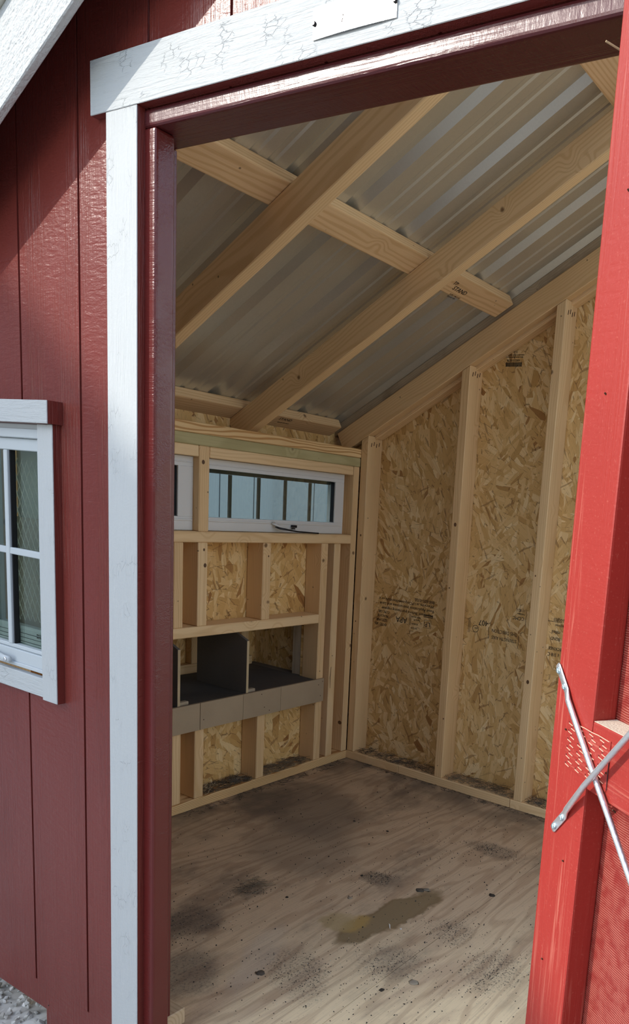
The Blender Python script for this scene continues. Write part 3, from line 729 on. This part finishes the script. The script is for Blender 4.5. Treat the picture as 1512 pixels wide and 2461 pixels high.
# metal sheet with ribs, left slope; ribs run with the slope
def metal_sheet(side):
    prof = []; ys = F-.06; yend = D+.12
    ribs = [.644+.2083*k for k in range(-4, 6)]
    pts = [(ys, 0)]
    for yb in ribs:
        for y, h in ((yb-.058, 0), (yb-.036, .019), (yb-.018, .019), (yb, 0)): pts.append((y, h))
        for m in (.052, .104):
            y = yb+m
            for dy, h in ((-.012, 0), (-.006, .0035), (.006, .0035), (.012, 0)): pts.append((y+dy, h))
    pts = sorted([p for p in pts if ys <= p[0] <= yend]); pts.append((yend, 0))
    bm = bmesh.new(); rows = []
    for x in (-1.10, RX):
        base = Vector((x, 0, 1.624+K*(x+.771)))
        row = []
        for y, h in pts:
            p = base + nz*(h+.0008); p.y = y
            if side < 0: p.x = 2*RX-p.x
            row.append(bm.verts.new(p))
        rows.append(row)
    for i in range(len(pts)-1): bm.faces.new((rows[0][i], rows[0][i+1], rows[1][i+1], rows[1][i]))
    me = finish(bm, 'roof_sheet'); o = put('roof_sheet', me, ce, METAL)
    so_ = o.modifiers.new('s', 'SOLIDIFY'); so_.thickness = .0008; so_.offset = 1
    return o
metal_sheet(1)
if 0: metal_sheet(-1)
# ---- rake board on the front gable
rk = empty('trim_3'); tag(rk, 'white sloping rake board under the roof edge, top left', 'trim', kind='structure')
def rake(side, lo, hi, y0, y1, name, mat, x0=-1.12):
    L_ = RX-x0; a = Vector((x0, 0, roof(x0)+(lo+hi)/2)); b = Vector((RX, 0, roof(RX)+(lo+hi)/2)); c = (a+b)/2; c.y = (y0+y1)/2
    X = ux if side > 0 else Vector((-ux.x, 0, ux.z))
    if side < 0: c.x = 2*RX-c.x
    return beam(name, rk, mat, c, X, Vector((0, 1, 0)), (b-a).length, y1-y0, (hi-lo)*math.cos(ang), .002)
for sd in (1, -1):
    rake(sd, -.181, -.030, -.2785, -.2645, 'rake_board', RAKE)
    rake(sd, -.031, .004, -.2920, -.2600, 'drip_edge', METAL)
    rake(sd, -.030, .016, -.2600, -.1860, 'overhang_sheathing', RED)
    rake(sd, .004, .012, -.300, -.10, 'roof_edge_metal', METAL)

# ================================================================== THINGS
# ---- door leaf, opened outwards, hinged at the right jamb
dl = empty('door_1', (1.018, -.21, 0), R(-31.1)); tag(dl, 'open bright red plank door leaf with crossed steel brace rods, at the right', 'door', kind='structure')
def dbox(name, mat, x0, x1, y0, y1, z0, z1, bev=.003, seg=2): return box(name, dl, mat, x0, x1, y0, y1, z0, z1, bev, seg)
dbox('stile', DRED, 0, .089, 0, .035, -.06, 1.90); dbox('stile', DRED, .765, .854, 0, .035, -.06, 1.90)
for z0 in (-.06, .866, 1.812):
    r_ = dbox('rail', DREDR, .0893, .7647, .0003, .0348, z0, z0+.0872, .0015, 1)
    box('dusty_top', r_, DUST, .0905, .7645, .0012, .0345, z0+.0873, z0+.0879)
dbox('panel', DREDP, .002, .866, .0353, .0465, -.08, 1.92, 0)
bm = bmesh.new()
addbox(bm, .0345, .1305, -.0009, .0005, .878, .9405)
tp = put('truss_plate', finish(bm, 'truss_plate', .0003), dl, DREDR)
bm = bmesh.new(); bd = bmesh.new()
for c in range(4):
    for r_ in range(11):
        x = .039+.0235*c+(r_ % 2)*.006; z = .9365-.0054*r_
        tube(bm, [(x, -.0012, z), (x+.0095, -.0016, z-.0012)], .0006, 5)
        addbox(bd, x-.001, x+.0015, -.0011, -.0005, z+.0008, z+.0026)
tube(bm, [(.05, -.001, .9415), (.062, -.0014, .9400), (.075, -.001, .9402), (.09, -.0013, .9398), (.105, -.001, .9403), (.128, -.0013, .9395)], .0006, 5)
o = put('tooth_ridges', finish(bm, 'ridges'), tp, plain('pale_ridge', (.85, .42, .30), .6)); o['kind'] = 'stuff'  # ridges coloured paler than the plate
o = put('tooth_slots', finish(bd, 'slots'), tp, plain('slot_dark', (.12, .01, .008), .8)); o['kind'] = 'stuff'
bm = bmesh.new(); tube(bm, [(.1312, -.0008, .93), (.1308, -.0008, .905), (.1315, -.0008, .881)], .0005, 4)
put('joint_crack', finish(bm, 'crack'), dl, BLACK)
bm = bmesh.new()
for (x, z) in ((.032, .925), (.030, .962), (.056, .755), (.135, .926), (.150, .862), (.045, 1.34), (.05, 1.56), (.128, .90), (.03, .6)):
    bm = bmesh.new(); tube(bm, [(x, -.0022, z+.0018), (x+.0004, .001, z-.0005), (x+.0002, .002, z-.002)], .0011, 6)
    put('nail_head', finish(bm, 'nails'), dl, RUST)
def rod(p_end, dirn, offs, name='brace_rod'):
    """steel rod with a flattened, screwed-on end"""
    x, z = p_end; dx, dz = dirn; l = math.hypot(dx, dz); dx /= l; dz /= l
    P = lambda t, o: (x+dx*t, -o, z+dz*t)
    T = math.hypot(.76-x, 1.0) if False else (.79-x)/dx
    bm = bmesh.new()
    pts = [P(0, .0016), P(.004, .0016), P(.040, .0022), P(.054, .0044+offs*.2), P(.12, offs+.002)]
    rs = [(.0050, .0012), (.0062, .0013), (.0062, .0014), (.0046, .0034), (.0039, .0039)]
    n = 10
    for k in range(1, n+1):
        t = .12+(T-.12-.10)*k/n; pts.append(P(t, offs+.002)); rs.append((.0039, .0039))
    pts += [P(T-.03, .0022), P(T, .0016)]; rs += [(.0060, .0014), (.0055, .0012)]
    tube(bm, pts, rs, 12)
    o = put(name, finish(bm, name, smooth=True), dl, ZINC)
    for t in (.0090, .0335):
        b2 = bmesh.new(); c = P(t, .003); disc(b2, c, .0046, .0022, (0, -1, 0), 14)
        for a in (0, math.pi/2):
            u = Vector((math.cos(a+.4), 0, math.sin(a+.4)))*.0028; cc = Vector(c)+Vector((0, -.0022, 0)); 
            tube(b2, [cc-u, cc+u], .0006, 4)
        put('screw', finish(b2, 'screw'), o, SCREW)
    return o
rod((-.001, 1.004), (.0895, -.0900), .0032)
rod((.0245, .787), (.100, .1150), .0112)

# rod 1 bends slightly: handled by its direction
# ---- nameplate
npl = empty('nameplate', (.603, F-.018, 1.847)); tag(npl, 'small polished metal plate screwed to the white board above the doorway', 'sign')
bm = bmesh.new()
nx = 16
for j, (z) in enumerate((-.0205, .0205)):
    pass
vs = []
for i in range(nx+1):
    u = -1+2*i/nx; x = u*.0765; y = -.0016 + .0022*u*u - .0002
    vs.append([bm.verts.new((x, y, -.0205)), bm.verts.new((x, y, .0205)), bm.verts.new((x, y+.0012, -.0205)), bm.verts.new((x, y+.0012, .0205))])
for a, b in zip(vs, vs[1:]):
    bm.faces.new((a[0], b[0], b[1], a[1])); bm.faces.new((a[2], a[3], b[3], b[2])); bm.faces.new((a[0], a[2], b[2], b[0])); bm.faces.new((a[1], b[1], b[3], a[3]))
bm.faces.new((vs[0][0], vs[0][1], vs[0][3], vs[0][2])); bm.faces.new((vs[-1][0], vs[-1][2], vs[-1][3], vs[-1][1]))
put('plate', finish(bm, 'plate', smooth=False), npl, PLATEM)
for x in (-.0735, .0735):
    bm = bmesh.new(); disc(bm, (x, .0005, 0), .0035, .003, (0, -1, 0), 10); put('screw', finish(bm, 'screw'), npl, BLACK)
bm = bmesh.new(); tube(bm, [(-.020, -.002, -.009), (-.018, -.002, -.004), (-.0175, -.002, .004)], .0005, 4)
put('engraving', finish(bm, 'engraving'), npl, RUST)

# ---- printing on the strand board (rotated upside down, as the sheet was hung)
yt = D+.0885-.0002
UD = (R(90), R(180), 0)
def up(s_, x, z, size, sx=.8):  # upside-down line whose right end (as seen) is at x
    return text('printed_text', s_, wb, INK, (x, yt, z), UD, size, sx=sx)
up('888-820-0325', -.490, .772, .0185, 1.05); up('Warranty, at LPCorp.com/literature or a', -.492, .752, .0175, 1.05)
up('Read Application Instructions and Limit', -.492, .732, .0175, 1.08); up('Important: Before purchasing register', -.494, .711, .0175, 1.08)
up('APA', -.634, .678, .036, .95); up('CCMC-1382', -.735, .694, .0165, .75); up('PR-N124 HI', -.74, .675, .0165, .75)
up('SIZED FOR', -.745, .656, .0175, .75); up('RATED SIDI', -.748, .636, .0175, .75)
up('MADE IN USA', -.560, .693, .0105); up('Sagola, MI', -.563, .680, .0105); up('07:58AM', -.573, .662, .0105, .9); up('26/12/25', -.575, .643, .0115, .9)
bm = bmesh.new()
for b in ((-.545, -.497, .704, .708), (-.545, -.497, .697, .700), (-.541, -.5025, .6505, .6515), (-.541, -.5025, .684, .685), (-.541, -.540, .6505, .685), (-.5035, -.5025, .6505, .685),
          (-.621, -.6195, .65, .70), (-.615, -.6138, .65, .70), (-.3085, -.307, .668, .728), (-.302, -.3008, .668, .728), (-.207, -.2055, .655, .705), (-.062, -.0605, .64, .69), (-.036, -.0348, .71, .80), (.058, .13, .772, .7735)):
    addbox(bm, b[0], b[1], yt-.0002, yt+.0002, b[2], b[3])
put('printed_lines', finish(bm, 'lines'), wb, INK)
up('LP', -.5065, .676, .030, 1.0)
up('407', -.212, .728, .033, .95)
bm = bmesh.new()
pts = [(-.272+.0145*math.cos(a), yt, .688+.0145*math.sin(a)) for a in [2*math.pi*k/20 for k in range(21)]]
tube(bm, pts, .0009, 4); put('printed_ring', finish(bm, 'ring'), wb, INK)
up('APA', -.2605, .695, .0115)
up('STRENGTH AXIS', -.070, .672, .0205, .80); up('THIS DIRECTION', -.070, .700, .0205, .78)
up('CCMC', -.043, .768, .020, .95); up('11182-L', -.040, .800, .0165, .8); up('Evaluation', -.042, .783, .0105, .8); up('108', .01, .632, .0185)
up('N-00003', .145, .788, .019); up('rw forest', .145, .764, .015); up('rtified', .125, .738, .020); up('BOND', .128, .712, .019); up('HICKNES', .145, .672, .019, .85); up('c 3/8 C', .130, .648, .021, .85)
# price-tag style stamp near the gable rafter
x0 = -.226
for i, (s_, sz_, zz) in enumerate((('THE STRENGTH AXIS', .0070, 1.795), ('SHEATHING SPAN 24/16 EXPOSURE 1', .0068, 1.783), ('EXPOSURE RATED BOARD PANEL', .0068, 1.775))):
    text('printed_text', s_, wb, INK, (x0, yt, zz-.004), (R(90), 0, 0), sz_, sx=.75)
text('printed_text', '002001552009', wb, INK, (x0+.004, yt, 1.757), (R(90), 0, 0), .0115, sx=.85)
bm = bmesh.new(); x = x0
while x < x0+.072:
    ww = random.choice((.0006, .0009, .0014)); addbox(bm, x, x+ww, yt-.0002, yt+.0002, 1.738, 1.754); x += ww+random.choice((.0006, .0009, .0013))
put('barcode', finish(bm, 'barcode'), wb, INK)
# stamps on the purlin undersides
def purlin_stamp(x, y, s_, size, dx=0):
    p = slope_pt(x, .0892-.0006); p.y = y
    # text lies in the purlin's lower face: reading direction along +Y
    X = Vector((0, 1, 0)); Z = -nz; Y = Z.cross(X)
    cu = text('printed_text', s_, ce, INK, (0, 0, 0), (0, 0, 0), size)
    m = Matrix((X*.9, Y, Z)).transposed().to_4x4(); m.translation = p; cu.matrix_local = m
purlin_stamp(-.155, 1.135, 'STAND', .026); purlin_stamp(-.138, 1.115, 'TP.', .022); purlin_stamp(-.176, 1.15, 'S-DRY 0413 HT', .010); purlin_stamp(-.186, 1.15, 'KD-HT SPF', .010)
purlin_stamp(-.945, 1.12, 'STAND', .022); purlin_stamp(-.963, 1.13, 'KD-HT SPF 0413', .009)

# ---- debris
def strands(name, n, xr, yr, z0, h, label, mat=HAY, r=.0006, ln=.05, parent=None, flat=.25):
    bm = bmesh.new()
    for i in range(n):
        x = random.uniform(*xr); y = random.uniform(*yr); a = random.uniform(0, 2*math.pi); l = ln*random.uniform(.3, 1)
        pz = z0 + abs(random.gauss(0, h)); curl = random.uniform(-1.2, 1.2); pts = []
        for k in range(4):
            t = (k/3-.5)*l; aa = a+curl*(k/3-.5)
            px_ = min(max(x+t*math.cos(aa), xr[0]), xr[1]); py_ = min(max(y+t*math.sin(aa), yr[0]), yr[1])
            pts.append((px_, py_, max(z0+.0006, pz + t*random.uniform(-flat, flat))))
        try: tube(bm, pts, r*random.uniform(.6, 1.4), 3)
        except Exception: pass
    o = put(name, finish(bm, name), parent, mat); o['kind'] = 'stuff'; tag(o, label, 'hay' if label else None); return o
HAYD = plain('dark_hay', (.11, .085, .06), .85, 0, 60, .2, .5)
for i, (nm, xr, yr, lab) in enumerate((
        ('hay_litter', (XO+.004, XL-.004), (.725, .948), 'dark hay and fluff on the left wall plate in the wider bay below the grey board'),
        ('hay_litter', (XO+.004, XL-.004), (1.005, 1.255), 'dark hay on the left wall plate in the bay nearest the corner'),
        ('hay_litter', (-.82, -.38), (D+.006, D+.086), 'dark hay lining the back wall plate in the bay right of the corner'),
        ('hay_litter', (-.32, .02), (D+.006, D+.086), 'hay and dirt on the back wall plate in the second bay from the corner'),
        ('hay_litter', (.075, .40), (D+.006, D+.086), 'hay and fluff on the back wall plate beside the red door'))):
    hy = strands(nm, 260, xr, yr, .0382, .005, lab, HAYD if i % 2 == 0 else HAY)
    strands('top_strands', 120, xr, yr, .0382, .008, None, HAY if i % 2 == 0 else HAYD, r=.0005, parent=hy)
    if i == 0: strands('straw_tuft', 26, (XO+.01, XL-.002), (.722, .79), .0385, .012, None, plain('pale_straw', (.62, .52, .34), .8), r=.0006, ln=.045, flat=.8, parent=hy)
strands('hay_litter', 150, (XL+.002, XL+.055), (.60, 1.42), .0006, .002, 'thin line of hay on the floor along the left wall', HAYD, ln=.035)
strands('hay_litter', 170, (-.84, .40), (D-.03, D-.001), .0006, .002, 'thin line of hay on the floor along the back wall', HAYD, ln=.035)
strands('hay_litter', 60, (-.30, -.21), (.36, .47), .0006, .004, 'small tuft of dry grass on a dark floor stain', HAY, r=.0005, ln=.05)
def fluff(x, y, z, s_, lab, sq=.5):
    bm = bmesh.new()
    for i in range(70):
        a = random.random()*6.28; e = random.random()*1.4; l = s_*random.uniform(.5, 1.1); d = Vector((math.cos(a)*math.cos(e), math.sin(a)*math.cos(e), math.sin(e)*sq))
        w_ = Vector((random.uniform(-1, 1), random.uniform(-1, 1), random.uniform(0, .6)))*l*.35; st_ = Vector((random.gauss(0, .3), random.gauss(0, .3), 0))*s_
        tube(bm, [st_, st_+d*l*.5+w_*.6, st_+d*l+w_*.2], .0005, 3)
    o = put('feather_fluff', finish(bm, 'fluff'), None, FLUFF, (x, y, z-.009)); tag(o, lab, 'feather', 'grey feather fluff in the wall bays', 'stuff'); return o
fluff(-.905, .885, .048, .022, 'grey tuft of fluff lying in the hay of the left wall bay', .6); fluff(-.90, .93, .046, .014, 'smaller grey fluff beside the larger tuft, left wall bay')
fluff(-.60, 1.50, .046, .020, 'grey fluff in the hay of the bay right of the corner', .5); fluff(.125, 1.50, .046, .022, 'grey fluff on the back plate beside the red door', .6)
fluff(-.845, .74, .004, .018, 'brownish fluff on the floor against the left wall plate', .4)
def crumb_mesh(n, fn, mat, name, r0=.0012, r1=.0035):
    bm = bmesh.new()
    for i in range(n):
        x, y = fn(); s_ = random.uniform(r0, r1)**1; 
        if x < XL+.004 or y > D-.003: continue
        me = stones[i % 10]; q = Euler((random.random()*6, random.random()*6, random.random()*6)).to_matrix()*s_
        vs_ = [bm.verts.new(q @ v.co + Vector((x, y, s_*.4))) for v in me.vertices]
        for p in me.polygons:
            try: bm.faces.new([vs_[j] for j in p.vertices])
            except ValueError: pass
    return put(name, finish(bm, name), None, mat)
cl = [(.165, 1.10, .07, .04, 260), (-.005, .69, .045, .03, 200), (-.25, .41, .045, .05, 200), (.36, .60, .06, .05, 200), (.56, .50, .07, .09, 320), (.16, .20, .10, .07, 320),
      (.32, .37, .09, .07, 260), (-.2, .15, .08, .09, 200), (.02, .95, .22, .22, 260), (.4, .3, .18, .16, 300), (-.35, .75, .25, .3, 220), (.1, 1.0, .2, .2, 120)]
def pick():
    while True:
        c = random.choices(cl, weights=[q[4] for q in cl])[0]; k = random.choice((.45, .8, 1.5)); x = random.gauss(c[0], c[2]*k); y = random.gauss(c[1], c[3]*k*1.3)
        if mnoise.noise(Vector((x*26, y*14, 3))) > random.uniform(-.35, .35): return x, y
cm_ = o = crumb_mesh(1900, pick, DIRT, 'dirt_crumbs', .0007, .0022); tag(o, 'dark dirt crumbs scattered over the plywood floor', 'dirt', kind='stuff')
o = crumb_mesh(420, lambda: (random.uniform(-.8, .7), random.uniform(.0, 1.45)), DIRT, 'loose_specks', .0009, .003); o.parent = cm_; o['kind'] = 'stuff'
o = crumb_mesh(300, pick, CHIP, 'grit', .0006, .0014); o.parent = cm_; o['kind'] = 'stuff'
def chip(name, x, y, pts, lab, mat=CHIP, h=.0012, cat='scrap'):
    bm = bmesh.new(); a = [bm.verts.new((px_, py_, 0)) for px_, py_ in pts]; b = [bm.verts.new((px_*.9, py_*.9, h)) for px_, py_ in pts]
    bm.faces.new(a[::-1]); bm.faces.new(b)
    for i in range(len(pts)): bm.faces.new((a[i], a[(i+1) % len(pts)], b[(i+1) % len(pts)], b[i]))
    o = put(name, finish(bm, name), None, mat, (x, y, .0006)); tag(o, lab, cat); return o
chip('wood_sliver', .205, .500, [(-.012, .012), (-.004, .009), (.012, -.010), (.006, -.006)], 'pale sliver lying beside the amber floor stain', plain('pale_sliver', (.75, .72, .66), .7))
chip('wood_sliver', .238, .508, [(-.004, .002), (.002, .005), (.004, -.002)], 'tiny pale chip right of the pale sliver', plain('pale_sliver2', (.75, .72, .66), .7))
def blob(x, y, rx, ry, h, lab, mat, name='dropping'):
    bm = bmesh.new(); bmesh.ops.create_icosphere(bm, subdivisions=2, radius=1); sd = random.random()*90
    for v in bm.verts:
        k = 1+.75*mnoise.noise(v.co*2.6+Vector((sd, 1, 2))); v.co = Vector((v.co.x*rx*k*.62, v.co.y*ry*k*.62, max(0, v.co.z)*h*.6))
    o = put(name, finish(bm, name, smooth=True), None, mat, (x, y, .0004)); tag(o, lab, 'dropping'); return o
DROP = plain('dropping', (.13, .105, .08), .95, 0, 120, .8, .6, .1); DROPP = plain('dropping_pale', (.36, .30, .22), .95, 0, 120, .8, .4, .1); DARKD = plain('dropping_dark', (.06, .048, .038), .95, 0, 120, .8, .5, .1)
def fl(u): pass
for (x, y, rx, ry, h, lab, mt) in (
        (.145, .716, .022, .016, .006, 'flat grey dropping at the top end of the amber stain', DROP),
        (-.055, .675, .006, .007, .006, 'small black lump left of the amber stain', DARKD),
        (.34, .83, .018, .013, .005, 'dark brown dropping on the floor near the red door', DARKD),
        (.42, .34, .022, .016, .004, 'grey patch of dropping on the pale floor near the door', DROPP),
        (.375, .27, .010, .010, .004, 'small dark lump in the pale wood at the lower right', DARKD),
        (-.135, .44, .008, .006, .004, 'small dark lump in the middle left of the floor', DARKD),
        (-.245, .13, .010, .008, .006, 'shiny dark pellet near the lower left jamb', DROP),
        (-.30, .135, .012, .008, .006, 'dark pellet left of the shiny one near the lower left jamb', DARKD),
        (-.36, .97, .007, .006, .005, 'black speck on the far left of the floor', DARKD),
        (-.21, .98, .009, .006, .005, 'black pellet on the floor mid-left, right of a smaller speck', DARKD),
        (.16, .73, .02, .014, .003, 'pale ring of dropping beside the flat grey one', DROPP),
        (.01, .55, .014, .010, .003, 'pale dried spot left of the amber stain', DROPP),
        (.09, .145, .02, .015, .003, 'purplish grey dried patch at the bottom of the floor', DROP)):
    blob(x, y, rx, ry, h, lab, mt)

# ================================================================== SURROUNDINGS
ns = empty('neighbour_shed', (-3.3, 2.6, -.115)); tag(ns, 'blue grey sided shed seen through the high window', 'shed')
def nbx(name, m, *b, bev=0):
    o = box(name, ns, m, *b, bev); o.location = -Vector((-3.3, 2.6, -.115)); return o
nbx('shed_wall', NSIDE, -5.6, -3.318, -2.2, 5.6, -.115, 3.1)
y = .25-.305*8
while y < 5.5:
    nbx('siding_board', NSIDE, -3.318, -3.306, y+.004, y+.301, -.10, 3.08, bev=.002); y += .305
bm = bmesh.new(); vs = addbox(bm, -5.8, -3.15, -2.25, 5.8, 3.1, 3.16)
for v in vs:
    v.co.z += .5*(1-abs(v.co.x+4.45)/1.35)
o = put('shed_roof', finish(bm, 'roof'), ns, SHINGLE); o.location = -Vector((-3.3, 2.6, -.115))
hs = empty('neighbour_house', (-7.45, -7.5, -.115)); tag(hs, 'gabled neighbouring house standing behind the camera to the left', 'house')
gx, gy = -6.55, -6.2
ap = 6.16; hw = 3.4
def hp(o): o.location = -Vector((-7.45, -7.5, -.115)); return o
hp(prism('house_walls', hs, HOUSE, [(gx-hw, -.115), (gx+hw, -.115), (gx+hw, ap-hw*.88), (gx, ap), (gx-hw, ap-hw*.88)], gy-3.5, gy))
for sd in (1, -1):
    hp(prism('house_roof', hs, SHINGLE, [(gx, ap), (gx+sd*(hw+.3), ap-(hw+.3)*.88), (gx+sd*(hw+.3), ap-(hw+.3)*.88+.12), (gx, ap+.12)], gy-3.7, gy+.15))
for xx in (-1.6, 1.1): hp(box('house_window', hs, plain('dark_window', (.03, .04, .05), .1), gx+xx-.4, gx+xx+.4, gy, gy+.02, 1.0, 2.2))

rs = empty('sky_block_shed', (4.4, -4.2, -.115)); tag(rs, 'added dark charcoal shed, unseen, blocking sky light right of the camera', 'shed')  # unseen shed added to keep sky light off the door stile edge
CH = side_mat('sky_block_charcoal', (.035, .037, .04))
o = box('sky_block_walls', rs, CH, 3.0, 5.6, -6.2, -2.2, -.115, 2.5); o.location = -Vector((4.4, -4.2, -.115))
bm = bmesh.new(); vs = addbox(bm, 2.85, 5.75, -6.35, -2.05, 2.5, 2.56)
for v in vs: v.co.z += .8*(1-abs(v.co.x-4.3)/1.45)
o = put('shed_roof', finish(bm, 'roof'), rs, SHINGLE); o.location = -Vector((4.4, -4.2, -.115))

gb = empty('reflected_barn', (-13, -5, -.115)); tag(gb, 'added long grey barn, unseen, filling the front window reflection from the left', 'barn')  # unseen barn added so the front window mirrors grey, not yellow sky
o = box('barn_walls', gb, side_mat('reflected_barn_grey', (.22, .225, .21)), -15, -11.5, -13, 1.0, -.115, 3.4); o.location = -Vector((-13, -5, -.115))
bm = bmesh.new(); vs = addbox(bm, -15.3, -11.2, -13.3, 1.3, 3.4, 3.46)
for v in vs: v.co.z += 1.1*(1-abs(v.co.x+13.25)/2.05)
o = put('barn_roof', finish(bm, 'roof'), gb, SHINGLE); o.location = -Vector((-13, -5, -.115))
